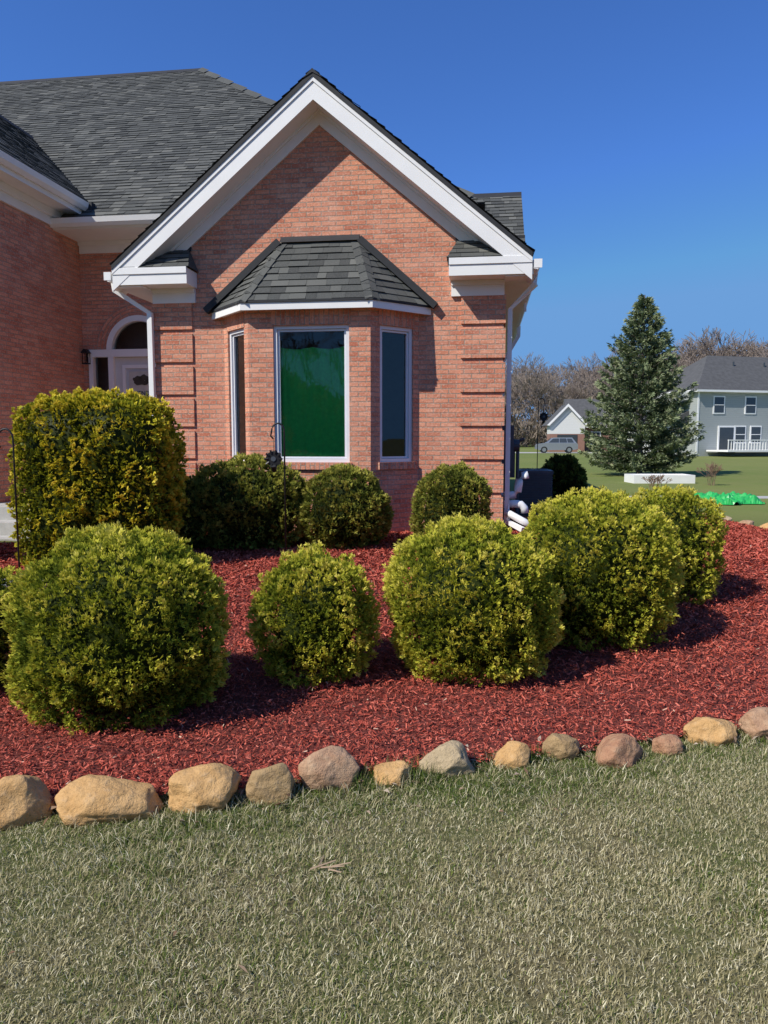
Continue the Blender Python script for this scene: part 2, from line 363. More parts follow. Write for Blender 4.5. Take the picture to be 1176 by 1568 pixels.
xs=np.linspace(-3.0,-2.07,n)
def cy(u,z): 
    k=.35+.65*(z-1.3)/1.5
    return -.425+.016*math.sin(u*25+.8*math.sin(u*7)+z*.5)*k+.008*math.sin(u*61+1+z*.9)*k+.006*math.sin(u*9+z*2)
zs=np.linspace(1.35,2.83,16)
for i in range(n-1):
    for j in range(15):
        q=[(xs[i],zs[j]),(xs[i+1],zs[j]),(xs[i+1],zs[j+1]),(xs[i],zs[j+1])]
        cu.add([(a,cy(a,b),b-(.03*abs(math.sin((a+3)*7)) if b>2.82 else 0)) for a,b in q])
cu.build('curtain',M_curt,house,smooth=True)
door=Acc()
def bx(acc,a,b,y0,y1,z0,z1): acc.box((DC+a,VR+y0,z0),(DC+b,VR+y1,z1))
for a,b in ((-.95,-.87),(-.58,-.48),(.48,.58),(.87,.95)): bx(trim,a,b,-.04,.12,.65,3.06)
bx(trim,-.95,.95,-.05,.12,3.06,3.19)
bx(door,-.479,.479,.03,.08,.66,3.055)
for a,b in ((-.36,-.05),(.05,.36)): bx(door,a,b,.015,.03,.85,1.45)
bx(trim,-.34,.34,.01,.029,2.86,2.92); bx(trim,-.34,.34,.01,.029,1.64,1.70);bx(trim,-.34,-.28,.01,.029,1.70,2.86);bx(trim,.28,.34,.01,.029,1.70,2.86)
for a,b in ((-.87,-.58),(.58,.87)):
    gl.add([(DC+a,VR+.06,.65),(DC+b,VR+.06,.65),(DC+b,VR+.06,3.06),(DC+a,VR+.06,3.06)])
th=np.linspace(0,math.pi,25)
for i in range(24):
    a,b=th[i],th[i+1]
    r0,r1=.50,.60
    P=[(r0*math.cos(a),3.18+r0*math.sin(a)),(r1*math.cos(a),3.18+r1*math.sin(a)),(r1*math.cos(b),3.18+r1*math.sin(b)),(r0*math.cos(b),3.18+r0*math.sin(b))]
    trim.prism([(DC+p,q) for p,q in P],VR-.05,VR+.1)
    r0,r1=.605,.80
    P=[(r0*math.cos(a),3.18+r0*math.sin(a)),(r1*math.cos(a),3.18+r1*math.sin(a)),(r1*math.cos(b),3.18+r1*math.sin(b)),(r0*math.cos(b),3.18+r0*math.sin(b))]
    brick.add([(DC+p,VR-.012,q) for p,q in P],[(i*.066,.0),(i*.066,.0655*3),(i*.066+.066,.0655*3),(i*.066+.066,0)])
gl.add([(DC+.5*math.cos(t),VR+.05,3.18+.5*math.sin(t)) for t in th])
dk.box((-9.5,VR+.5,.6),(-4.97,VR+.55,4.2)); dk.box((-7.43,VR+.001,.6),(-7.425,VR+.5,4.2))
door.build('front_door',plain('door_paint',(.62,.62,.60),.4,0,.04),house)
sg=Acc(); sg.box((DC-.20,VR-.02,2.30),(DC+.26,VR+.008,2.80)); sg.build('door_sign_board',plain('sign_board',(.55,.53,.47),.6),house)
sk=Acc()
for (cx,cz,rx,rz) in ((-.04,2.66,.09,.05),(.08,2.68,.10,.055),(.03,2.60,.14,.045),(.16,2.62,.05,.04)):
    sk.prism([(DC+cx+rx*math.cos(t),cz+rz*math.sin(t)*(1+.3*math.sin(5*t))) for t in np.linspace(0,6.28,18)[:-1]],VR-.03,VR-.021)
sk.build('door_sign_flowers',plain('sign_ink',(.05,.045,.03),.6),house)
cuv=bpy.data.curves.new('door_sign_text','FONT'); cuv.body='FRIENDS'; cuv.size=.105; cuv.align_x='CENTER'; cuv.extrude=.003
to=bpy.data.objects.new('door_sign_text',cuv); to.location=(DC+.03,VR-.026,2.38); to.rotation_euler=(math.pi/2,0,0); to.parent=house; cuv.materials.append(M_black); sc.collection.objects.link(to)
ln=Acc(); lx=-7.30
ln.box((lx-.05,VR-.03,2.98),(lx+.05,VR-.002,3.16)); ln.box((lx-.012,VR-.12,3.12),(lx+.012,VR-.03,3.14))
ln.prism([(lx-.07,3.12),(lx+.07,3.12),(lx+.02,3.19),(lx-.02,3.19)],VR-.18,VR-.06)
ln.box((lx-.055,VR-.17,2.93),(lx+.055,VR-.07,2.95))
for a in (-.05,.045):
    for b in (-.165,-.08): ln.box((lx+a,VR+b,2.95),(lx+a+.008,VR+b+.008,3.12))
ln.build('wall_lantern',M_black,house)
brick.build('brick_walls',M_brick,house); trim.build('white_trim',M_trim,house); sh.build('shingle_roof',M_shing,house)
fl.build('roof_edges_flashing',M_flash,house); vin.build('window_frames',M_vinyl,house); gl.build('window_glass',M_glass,house); dk.build('interior',M_dark,house)
po=Acc(); po.box((-7.40,-.8,0),(-5.15,VR-.02,.65)); po.box((-7.2,-1.15,0),(-5.5,-.802,.47)); po.box((-7.2,-1.5,0),(-5.5,-1.152,.30))
p=po.build('porch_steps',M_conc,house)
ac=empty('air_conditioner',(1.62,10.2,0),-A7)
a=Acc(); x0,x1,y0,y1=.32,.88,2.0,2.6
a.box((x0-.05,y0-.05,.2),(x1+.05,y1+.05,.30))
for i in range(18): a.box((x0,y0,.32+i*.04),(x1,y1,.345+i*.04))
a.box((x0+.02,y0+.02,.31),(x1-.02,y1-.02,1.03)); a.box((x0-.01,y0-.01,1.03),(x1+.01,y1+.01,1.08))
for i in range(8):
    t=i*math.pi/8; a.tube([(.59-.24*math.cos(t),2.3-.24*math.sin(t),1.10),(.59+.24*math.cos(t),2.3+.24*math.sin(t),1.10)],.006,4)
a.build('condenser_unit',M_util,ac)
em=empty('electric_meter',(1.62,10.2,0),-A7)
a=Acc(); a.box((.03,.9,1.15),(.20,1.2,1.80)); a.box((.03,1.35,1.0),(.24,1.7,1.6)); a.tube([(.12,1.05,.3),(.12,1.05,1.15)],.035); a.tube([(.18,1.05,1.5),(.29,1.05,1.5)],.09,14); a.tube([(.10,1.5,.3),(.10,1.5,1.0)],.025)
a.tube([(.10,1.05,1.75),(.10,1.05,2.1)],.03); a.tube([(.30,1.8,.3),(.30,1.8,1.5),(.34,1.8,1.58),(.40,1.8,1.6)],.03)
a.build('meter_box',M_util,em)
pv=empty('vent_pipes',(1.62,10.2,0),-A7); a=Acc()
a.tube([(.38,.3,1.10),(.31,.3,1.08),(.26,.3,1.02),(.25,.3,.94),(.24,.3,.86),(.20,.3,.81),(.12,.3,.80),(.03,.3,.80)],.055,10)
a.tube([(.03,.22,.68),(.20,.22,.69),(.28,.22,.68),(.33,.22,.63),(.34,.22,.56)],.055,10)
a.tube([(.08,.1,.58),(.18,.05,.53),(.28,.0,.48),(.40,-.05,.42)],.05,10)
a.build('pipe_elbows',M_pvc,pv,smooth=True)
# ---------------------------------------------------------------- ground
def grid_axis(lo,hi,step,far,nf=22):
    core=np.arange(lo,hi+1e-6,step); gf=np.geomspace(step,far,nf)
    return np.concatenate([lo-gf[::-1],core,hi+gf])
xs=grid_axis(-16,14,.5,1500); ys=grid_axis(-4,24,.5,2500)
X,Y=np.meshgrid(xs,ys); Z=g(X,Y); nx,ny=len(xs),len(ys)
V=np.stack([X.ravel(),Y.ravel(),Z.ravel()],1)
I=np.arange(nx*ny).reshape(ny,nx); F=np.stack([I[:-1,:-1].ravel(),I[:-1,1:].ravel(),I[1:,1:].ravel(),I[1:,:-1].ravel()],1)
m,nt,b=newmat('lawn_ground'); oc=objc(nt)
n1=noisen(nt,.9,6,.65,oc);n2=noisen(nt,30,6,.75,oc);n3=noisen(nt,.05,5,.6,oc)
c=ramp(nt,n2.outputs[0],[(.3,(.05,.043,.022)),(.5,(.14,.12,.06)),(.7,(.28,.235,.14))])
c2=ramp(nt,n2.outputs[0],[(.3,(.045,.058,.018)),(.55,(.11,.125,.04)),(.8,(.22,.20,.09))])
c=mixc(nt,ramp(nt,n1.outputs[0],[(.42,(0,0,0)),(.6,(1,1,1))]),c,c2)
sep=N(nt,'ShaderNodeSeparateXYZ'); nt.links.new(oc,sep.inputs[0])
mr=N(nt,'ShaderNodeMapRange'); nt.links.new(sep.outputs[1],mr.inputs[0]); mr.inputs[1].default_value=9; mr.inputs[2].default_value=16
far=ramp(nt,n3.outputs[0],[(.35,(.14,.20,.045)),(.65,(.22,.25,.07))])
far=mixc(nt,ramp(nt,n1.outputs[0],[(.35,(0,0,0)),(.7,(.6,.6,.6))]),far,(.26,.24,.10))
far=mixc(nt,ramp(nt,n2.outputs[0],[(.35,(.5,.5,.5)),(.6,(0,0,0))]),far,(.07,.09,.03))
c=mixc(nt,mr.outputs[0],c,far)
nt.links.new(c,b.inputs['Base Color']); b.inputs['Roughness'].default_value=1; b.inputs['Specular IOR Level'].default_value=.1
bump(nt,b,n2.outputs[0],.5,.02)
npmesh('ground',V,F,np.zeros(len(V)),m,smooth=True)
front=[(-9,5.0),(-6,3.9),(-4,3.1),(-2.5,2.92),(-1.53,3.05),(-.79,3.2),(-.27,3.32),(.32,3.47),(.92,3.63),(1.73,3.85),(2.2,4.0),(3,4.35),(4.2,5.3),(5.3,7.2),(6.0,9.5),(6.4,12.2),(6.1,14.0),(4.8,14.8)]
bed=front+[(1.8,14.8),(1.8,11),(-3.5,11.2),(-4.3,9.2),(-9,9.2)]
st=.06; bx_=np.arange(-9,6.6,st);by_=np.arange(2.8,15,st); X,Y=np.meshgrid(bx_,by_)
P3=np.stack([X.ravel(),Y.ravel(),np.zeros(X.size)],1)
Z=g(X,Y)+.02+(.012*lump(P3,9)+.008*rng.uniform(-1,1,X.size)+.02*lump(P3,2.2)).reshape(X.shape)
I=np.arange(X.size).reshape(X.shape); F=np.stack([I[:-1,:-1].ravel(),I[:-1,1:].ravel(),I[1:,1:].ravel(),I[1:,:-1].ravel()],1)
F=F[inpoly((X[:-1,:-1]+st/2).ravel(),(Y[:-1,:-1]+st/2).ravel(),bed)]
used=np.unique(F); rm=-np.ones(X.size,int); rm[used]=np.arange(len(used))
m,nt,b=newmat('red_mulch_base'); oc=objc(nt); n2=noisen(nt,45,6,.8,oc)
nt.links.new(ramp(nt,n2.outputs[0],[(.3,(.05,.010,.007)),(.5,(.22,.042,.028)),(.72,(.50,.115,.075))]),b.inputs['Base Color']); b.inputs['Roughness'].default_value=.95
bump(nt,b,n2.outputs[0],1,.03)
V=np.stack([X.ravel(),Y.ravel(),Z.ravel()],1)[used]
bedo=empty('mulch_bed'); npmesh('mulch_surface',V,rm[F],np.zeros(len(V)),m,bedo,smooth=True)
nc=400000; Yc=3+11.5*rng.uniform(0,1,nc)**1.7; Xc=rng.uniform(-6,6.4,nc); k=inpoly(Xc,Yc,[(a,b_-.04) for a,b_ in bed])&(np.abs(Xc)<.62*Yc+.6); Xc=Xc[k];Yc=Yc[k]
n=len(Xc)
P3=np.stack([Xc,Yc,0*Xc],1); Zc=g(Xc,Yc)+.024+(.012*lump(P3,9)+.02*lump(P3,2.2))+rng.uniform(0,.028,n)+.012*np.clip(lump(P3,31),-1,1)
C=np.stack([Xc,Yc,Zc],1); th=rng.uniform(0,6.28,n); el=rng.normal(0,.45,n)
D=np.stack([np.cos(th)*np.cos(el),np.sin(th)*np.cos(el),np.sin(el)],1); W=nrm(np.cross(D,np.stack([rng.normal(0,.6,n),rng.normal(0,.6,n),np.ones(n)],1)))
sc_=np.clip(Yc/5,.75,1.8); L=(rng.uniform(.004,.022,n)*sc_)[:,None]; w=(rng.uniform(.002,.0062,n)*sc_)[:,None]
V=np.stack([C-D*L-W*w,C-D*L+W*w*.6,C+D*L+W*w,C+D*L-W*w*.5],1).reshape(-1,3)
T=np.repeat(np.clip(rng.normal(.5,.24,n),0,.95),4); T[(np.repeat(rng.uniform(0,1,n),4))>.993]=1
m,nt,b=newmat('red_mulch_chip'); nt.links.new(ramp(nt,attr(nt),[(0,(.13,.024,.016)),(.5,(.42,.080,.052)),(.95,(.64,.18,.125)),(1,(.62,.42,.30))]),b.inputs['Base Color']); b.inputs['Roughness'].default_value=.9; b.inputs['Specular IOR Level'].default_value=.12
npmesh('mulch_chips',V,np.arange(4*n).reshape(n,4),T,m,bedo)
# ---------------------------------------------------------------- grass blades
def blades(n,xr,yr,hr,wr,seed,pexp=1.0,lay=0.0,edge=False):
    r=np.random.default_rng(seed)
    y=yr[0]+(yr[1]-yr[0])*r.uniform(0,1,n)**pexp; x=r.uniform(-1,1,n)*(xr*y+.5)
    bb=[(a,c_+.03) for a,c_ in front]+bed[len(front):]; k=~inpoly(x,y,bb)
    if edge:
        pe=np.stack([x,y,0*x],1); k&=inpoly(x,y+.16,bed)&((lump(pe+9,4)>-.05))
    x=x[k];y=y[k];n=len(x)
    P=np.stack([x,y,0*x],1); gr=lump(P,1.8)*2.2+lump(P+5,6)*1.2+lump(P+2,17)*.7
    gr=gr+inpoly(x,y+.38,bed)*.9-.28
    # thin and bare spots
    keep=r.uniform(0,1,n)<np.clip(.92+.5*lump(P+7,8)+.3*gr*.3,.45,1)
    if not edge: x=x[keep];y=y[keep];P=P[keep];gr=gr[keep];n=len(x)
    C=np.stack([x,y,g(x,y)],1)
    tuft=.75+.55*np.clip(lump(P+3,26)+.3,-.5,1)
    h=(r.uniform(*hr,n)*tuft*(1+.25*np.clip(gr,-1,1)))
    th=r.uniform(0,6.28,n)+.6*lump(P+1,9); tl=np.abs(r.normal(.78 if lay==0 else 1.25,.42,n)); tl=np.clip(tl,0,1.5)
    if edge: h*=2.0; tl*=.5; gr=gr+2
    dir1=np.stack([np.cos(th)*np.sin(tl*.6),np.sin(th)*np.sin(tl*.6),np.cos(tl*.6)],1)
    dir2=np.stack([np.cos(th)*np.sin(tl*1.1),np.sin(th)*np.sin(tl*1.1),np.maximum(np.cos(tl*1.1),-.15)],1)
    sd=np.stack([-np.sin(th+r.normal(0,.6,n)),np.cos(th),0*th],1)*(r.uniform(*wr,n)[:,None])
    M1=C+dir1*h[:,None]*.5; M2=M1+dir2*h[:,None]*.55
    V=np.stack([C-sd,C+sd,M1+sd*.85,M1-sd*.85,M2+sd*.12,M2-sd*.12],1).reshape(-1,3)
    b0=np.arange(n)*6; F=np.concatenate([np.stack([b0,b0+1,b0+2,b0+3],1),np.stack([b0+3,b0+2,b0+4,b0+5],1)])
    straw=(r.uniform(0,1,n)<np.clip(.55-.33*gr,.08,.94))|(lay>0)
    t=np.where(straw,.62+.38*r.uniform(0,1,n)**1.7,np.clip(r.uniform(0,.45,n)-.04*gr+.06,0,.5))
    T=np.repeat(t,6)+np.tile(np.array([-.1,-.1,0,0,.04,.04]),n)*(~np.repeat(straw,6)); return V,F,np.clip(T,0,1)
M_grass=leafmat('grass_blade',[(0,(.045,.085,.016)),(.25,(.12,.18,.034)),(.5,(.25,.29,.07)),(.60,(.27,.235,.11)),(.8,(.52,.455,.25)),(1,(.86,.79,.55))],.2,.6)
grass=empty('grass')
V,F,T=blades(350000,.56,(1.55,4.6),(.010,.031),(.0007,.0016),1); npmesh('green_blades',V,F,T,M_grass,grass)
V,F,T=blades(60000,.56,(1.55,4.6),(.018,.048),(.0007,.0014),2,lay=1); V[:,2]+=.004+np.repeat(np.random.default_rng(5).uniform(0,.014,len(V)//6),6); npmesh('dry_straw',V,F,T,M_grass,grass)
V,F,T=blades(120000,.56,(2.6,4.6),(.014,.038),(.0009,.0018),8,edge=True); npmesh('edge_tufts',V,F,T,M_grass,grass)
# ---------------------------------------------------------------- edging stones
def stonemat(i,c,c2):
    m,nt,b=newmat('fieldstone_%d'%i); oc=objc(nt); n=noisen(nt,9,6,.7,oc); n2=noisen(nt,60,6,.8,oc); n3=noisen(nt,22,4,.7,oc)
    cc=ramp(nt,n.outputs[0],[(.35,c),(.62,c2)]); cc=mixc(nt,ramp(nt,n2.outputs[0],[(.52,(0,0,0)),(.72,(.6,.6,.6))]),cc,tuple(x*.42 for x in c))
    cc=mixc(nt,ramp(nt,n3.outputs[0],[(.55,(0,0,0)),(.72,(.4,.4,.4))]),cc,(.56,.42,.27))
    ad=N(nt,'ShaderNodeMath',operation='MULTIPLY_ADD'); nt.links.new(n3.outputs[0],ad.inputs[0]); ad.inputs[1].default_value=2.5; nt.links.new(n2.outputs[0],ad.inputs[2])
    nt.links.new(cc,b.inputs['Base Color']); b.inputs['Roughness'].default_value=.9; b.inputs['Specular IOR Level'].default_value=.2; bump(nt,b,ad.outputs[0],.7,.011); return m
SM=[stonemat(0,(.54,.31,.12),(.66,.41,.18)),stonemat(1,(.33,.22,.11),(.46,.31,.15)),stonemat(2,(.42,.24,.14),(.52,.34,.21)),stonemat(3,(.42,.32,.19),(.52,.40,.24)),stonemat(4,(.38,.19,.11),(.48,.28,.16))]
stl=[(-1.57,3.00,.29,.18,0),(-1.17,3.04,.39,.145,0),(-.79,3.13,.31,.165,0),(-.50,3.17,.205,.16,1),(-.265,3.30,.27,.18,2),(.045,3.33,.20,.10,0),(.31,3.43,.24,.145,3),(.64,3.52,.19,.11,0),(.90,3.61,.18,.13,1),(1.17,3.56,.25,.135,4),(1.46,3.67,.16,.09,4),(1.74,3.83,.28,.125,0),(2.07,3.89,.30,.14,2),
 (-1.95,2.98,.34,.16,2),(-2.35,2.95,.3,.15,0),(-2.75,2.97,.36,.16,3),(2.45,4.1,.3,.14,1),(2.8,4.28,.3,.15,0),(3.15,4.5,.3,.13,3),(3.5,4.78,.32,.14,2),(3.85,5.05,.3,.14,0),
 (5.95,9.7,.3,.13,2),(6.1,10.3,.3,.13,0),(6.22,10.9,.3,.14,3),(6.35,11.6,.3,.13,2),(6.4,12.3,.32,.15,0),(6.35,12.9,.3,.13,2),(6.2,13.4,.3,.13,3),(6.0,13.9,.3,.12,0)]
import bmesh
for i,(x,y,w,h,mi) in enumerate(stl):
    bm=bmesh.new(); bmesh.ops.create_icosphere(bm,subdivisions=5,radius=1)
    off=Vector((i*7.3,i*3.1,0)); r=random.Random(i)
    pl=[(Vector((r.gauss(0,1),r.gauss(0,1),r.gauss(.2,.7))).normalized(),r.uniform(.64,.86)) for _ in range(11)]
    for v in bm.verts:
        p=v.co.copy()
        for nn,dd in pl:
            e=p.dot(nn)-dd
            if e>0: p-=nn*e*.80
        p*=1+.13*noise.noise(p*1.4+off)+.04*noise.noise(p*5+off)+.015*noise.noise(p*14+off)
        v.co=Vector((p.x*w*.58,p.y*w*.42,p.z*h*.68))
    me=bpy.data.meshes.new('edging_stone'); bm.to_mesh(me); bm.free()
    me.polygons.foreach_set('use_smooth',[True]*len(me.polygons)); me.materials.append(SM[mi])
    o=bpy.data.objects.new('edging_stone',me); o.location=(x,y,float(g(x,y))+h*.31); o.rotation_euler=(r.uniform(-.15,.15),r.uniform(-.15,.15),.22+r.uniform(-.2,.2)); sc.collection.objects.link(o)
V=[];F=[];T=[]
r=random.Random(4)
for i in range(260):
    j=r.randrange(3,12); x=front[j][0]+r.uniform(-.4,.5); y=np.interp(x,[p[0] for p in front[:14]],[p[1] for p in front[:14]])+r.gauss(-.02,.10)
    s=r.uniform(.008,.022)
    if i<40: y-=r.uniform(.1,1.3); s*=.7; x*=.8
    a=r.uniform(0,6.28); z=float(g(x,y))+.022+r.uniform(0,.018)
    c=Vector((x,y,z)); d=Vector((math.cos(a),math.sin(a),r.uniform(-.4,.5)))*s*r.choice((1,1,2.0)); w=Vector((-math.sin(a),math.cos(a),r.uniform(-.3,.6)))*s*.45
    b0=len(V); V+=[c-d,c+w+Vector((0,0,s*.4)),c+d,c-w+Vector((0,0,s*.5))]; F.append((b0,b0+1,b0+2,b0+3)); T+=[r.random()]*4
for (x,y,a,L) in ((-.225,2.60,.35,.05),(-.19,2.585,-.15,.045),(-.235,2.62,1.3,.03),(-.18,2.56,-.6,.03),(-.16,2.60,.1,.035)):
    d=Vector((math.cos(a),math.sin(a),.15))*L; w=Vector((-math.sin(a),math.cos(a),.6))*.0028; c=Vector((x,y,.030)); b0=len(V)
    V+=[c-d-w,c-d+w,c+d+w*.6,c+d-w*.6]; F.append((b0,b0+1,b0+2,b0+3)); T+=[.6]*4
m=leafmat('dry_leaf',[(0,(.20,.12,.07)),(.6,(.42,.30,.20)),(1,(.6,.52,.42))],.2)
npmesh('leaf_litter',np.array([tuple(v) for v in V]),np.array(F),np.array(T),m)
# ---------------------------------------------------------------- shrubs
def kites(P,a,b,L,W,nb,spread,r,tb,tipgain=.18):
    n=len(P); out=[];ts=[]
    for j in range(nb):
        th=(j/(nb-1)-.5)*2*spread+r.normal(0,.12,n) if nb>1 else r.normal(0,.2,n)
        c=np.cos(th)[:,None];s=np.sin(th)[:,None]; jit=r.normal(0,.22,(n,3))
        d=nrm(a*c+b*s+jit); w=nrm(b*c-a*s+jit*.8); Lj=(L*(1-.35*np.abs(th)/max(spread,.1))*r.uniform(.7,1.2,n))[:,None]
        base=P-a*.012; mid=base+d*Lj*.6; tip=base+d*Lj; ww=w*(W*r.uniform(.7,1.3,n))[:,None]
        out.append(np.stack([base,mid+ww,tip,mid-ww],1)); ts.append(np.stack([tb-.25,tb,tb+tipgain,tb],1))
    V=np.concatenate(out).reshape(-1,3); T=np.concatenate(ts).ravel(); return V,T
def shrub(name,x,y,rx,ry,H,mat,dens=1500,p=2.3,L=.055,W=.0085,nb=7,up=.55,seed=0,tb0=.5,spread=.75,amp=.05,plume=.075,pl_d=55,depthm=.055,zb=.46,rzf=.56):
    r=np.random.default_rng(seed+100); gz=float(g(x,y)); R=np.array([rx,ry,H*rzf]); c=np.array([x,y,gz+H*zb])
    area=4*math.pi*((rx*ry)**.5*.5+H*.25)**2; n=int(area*dens)
    def surf(n):
        d=nrm(r.normal(size=(n,3))); d=d[d[:,2]>-.93]; s=(np.abs(d)**p).sum(1)**(-1/p); return d,d*s[:,None]
    d,q=surf(n); n=len(d)
    _,qc=surf(int(area*pl_d)); Cc=qc*R; Q=q*R; best=np.full(n,9.0)
    A2=(Q*np.array([1,1,.72]))
    C2=(Cc*np.array([1,1,.72]))
    for s0 in range(0,n,4000):
        dd=((A2[s0:s0+4000,None,:]-C2[None])**2).sum(2); best[s0:s0+4000]=np.sqrt(dd.min(1))
    pr=1/math.sqrt(pl_d)*.62; pk=np.clip(1-best/pr,-.25,1)
    lp=lump(Q+seed*3.3,5.0); lp2=lump(Q+seed*1.7,16)
    depth=r.uniform(0,1,n)**1.8
    disp=amp*lp*1.2+plume*(pk-.45)-depthm*depth*1.3
    N_=nrm(np.sign(d)*np.abs(q)**(p-1)/R)
    P=c+Q+N_*disp[:,None]
    k=P[:,2]>gz+.015; P=P[k];N_=N_[k];lp=lp[k];lp2=lp2[k];depth=depth[k];pk=pk[k];n=len(P)
    a=nrm(N_*.8+np.array([0,0,up])+r.normal(0,.30,(n,3))); b=nrm(np.cross(a,r.normal(size=(n,3))))
    tb=np.clip(tb0+.10*lp+.08*lp2-.24*depth+.36*(pk-.30)+r.normal(0,.11,n)+.10*(P[:,2]-gz)/H,.02,.98)  # leaves tinted darker between plumes: shade of the gaps put into the colour
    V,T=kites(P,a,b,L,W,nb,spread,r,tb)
    F=np.arange(len(V)).reshape(-1,4)
    nu,nv=28,16; U,Vv=np.meshgrid(np.linspace(0,2*np.pi,nu,endpoint=False),np.linspace(-.47*np.pi,.5*np.pi,nv))
    dd=np.stack([np.cos(Vv)*np.cos(U),np.cos(Vv)*np.sin(U),np.sin(Vv)],-1).reshape(-1,3); s=(np.abs(dd)**p).sum(1)**(-1/p)
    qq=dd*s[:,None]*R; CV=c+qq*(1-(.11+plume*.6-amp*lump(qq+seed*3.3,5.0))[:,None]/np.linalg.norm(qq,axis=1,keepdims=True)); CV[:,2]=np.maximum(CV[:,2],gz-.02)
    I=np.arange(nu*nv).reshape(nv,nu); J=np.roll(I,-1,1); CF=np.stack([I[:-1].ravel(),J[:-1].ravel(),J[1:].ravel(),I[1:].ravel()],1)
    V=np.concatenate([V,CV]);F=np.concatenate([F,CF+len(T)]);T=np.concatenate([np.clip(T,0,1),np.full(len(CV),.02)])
    return npmesh(name,V,F,T,mat)
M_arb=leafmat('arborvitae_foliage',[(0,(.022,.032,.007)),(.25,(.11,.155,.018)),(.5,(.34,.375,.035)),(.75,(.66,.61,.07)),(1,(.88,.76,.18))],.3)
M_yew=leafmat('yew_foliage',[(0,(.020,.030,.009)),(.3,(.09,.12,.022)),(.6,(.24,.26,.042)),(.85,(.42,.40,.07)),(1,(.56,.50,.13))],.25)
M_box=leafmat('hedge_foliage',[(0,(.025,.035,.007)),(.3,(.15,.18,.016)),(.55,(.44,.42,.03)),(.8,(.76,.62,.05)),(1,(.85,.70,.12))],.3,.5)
AR=dict(L=.036,W=.0040,nb=7,plume=.085)
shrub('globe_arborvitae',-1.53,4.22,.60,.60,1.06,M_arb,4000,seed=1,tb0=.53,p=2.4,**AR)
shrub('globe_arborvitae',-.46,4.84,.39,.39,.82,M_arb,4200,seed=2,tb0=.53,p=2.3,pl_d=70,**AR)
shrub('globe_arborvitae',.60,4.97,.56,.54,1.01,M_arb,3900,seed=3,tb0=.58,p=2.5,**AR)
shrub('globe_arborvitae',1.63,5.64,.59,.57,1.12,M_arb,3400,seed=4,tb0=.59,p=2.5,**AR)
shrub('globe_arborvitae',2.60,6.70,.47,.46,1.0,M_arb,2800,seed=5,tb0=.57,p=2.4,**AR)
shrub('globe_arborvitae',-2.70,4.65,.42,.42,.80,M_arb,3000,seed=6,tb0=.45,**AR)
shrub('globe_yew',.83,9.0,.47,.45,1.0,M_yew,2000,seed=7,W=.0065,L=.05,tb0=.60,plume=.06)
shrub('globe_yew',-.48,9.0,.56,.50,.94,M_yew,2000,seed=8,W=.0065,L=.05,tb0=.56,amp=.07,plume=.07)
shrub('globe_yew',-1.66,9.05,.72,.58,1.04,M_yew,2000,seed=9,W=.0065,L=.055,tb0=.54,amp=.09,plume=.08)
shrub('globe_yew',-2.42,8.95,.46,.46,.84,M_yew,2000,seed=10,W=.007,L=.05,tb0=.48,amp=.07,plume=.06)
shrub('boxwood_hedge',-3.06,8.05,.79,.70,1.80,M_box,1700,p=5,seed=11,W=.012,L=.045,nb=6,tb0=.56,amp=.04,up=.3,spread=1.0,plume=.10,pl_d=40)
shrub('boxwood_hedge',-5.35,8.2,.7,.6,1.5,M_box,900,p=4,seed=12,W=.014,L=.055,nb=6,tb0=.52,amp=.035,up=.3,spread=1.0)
shrub('evergreen_shrub',3.55,14.6,.42,.42,1.0,M_yew,900,seed=13,W=.012,L=.08,tb0=.25)
# ---------------------------------------------------------------- garden hooks, pipes, hose
def hook(name,x,y,top,side,feeder):
    gz=float(g(x,y)); e=empty(name,(x,y,gz)); a=Acc(); h=top-gz
    a.tube([(0,0,-.05),(0,0,h-.12)]+[(side*(.07-.07*math.cos(t)),0,h-.12+.09*math.sin(t)) for t in np.linspace(.2,math.pi*1.0,10)]+[(side*.15,0,h-.17),(side*.12,0,h-.2)],.009,6)
    a.tube([(0,0,.12),(.10,0,.12),(.10,0,-.05)],.006,5); a.build('steel_hook',M_black,e,smooth=True)
    if feeder:
        b=Acc(); fx=side*.12; fz=h-.42
        b.tube([(fx,-.025,fz),(fx,.025,fz)],.085,18); b.tube([(fx,0,fz+.08),(fx,0,h-.2)],.003,4)
        for i in range(10):
            t=i*.628; b.tube([(fx+.06*math.cos(t),-.026,fz+.06*math.sin(t)),(fx+.10*math.cos(t),-.03,fz+.10*math.sin(t))],.012,5)
        b.tube([(fx,-.03,fz-.07),(fx,.03,fz-.13)],.03,8)
        b.build('hanging_ornament',M_black,e)
        c=Acc(); c.tube([(fx,-.034,fz),(fx,-.03,fz)],.028,14); c.build('ornament_disc',M_util,e)
    return e
hook('shepherd_hook',-1.10,8.2,1.80,-1,True)
hook('shepherd_hook',-3.42,6.85,1.72,-1,False)
hook('shepherd_hook',3.35,16.2,2.5,1,True)
a=Acc(); a.tube([(-4.9,6.6,.24),(-4.2,6.7,.24),(-3.15,6.8,.26)],.055,10); a.build('drain_pipe',M_pvc,smooth=True)
a=Acc(); a.tube([(4.9,10.9,.20),(5.3,11.0,.12),(5.9,11.3,.09),(6.6,11.2,.06),(7.6,11.5,.05)],.035,8); a.build('drain_hose',M_black,smooth=True)
a=Acc(); nn=44
def tz(i,j):
    x=i/nn*2-1;y=j/nn*2-1; rr=max(0,1-(x*x+y*y)+.5*noise.noise(Vector((x*2,y*2,9)))); return .02+.20*min(1,rr)**.5*(.5+1.1*abs(noise.noise(Vector((x*2.5,y*3,1)))))+.16*abs(noise.noise(Vector((x*6,y*6,4))))*(rr>0)
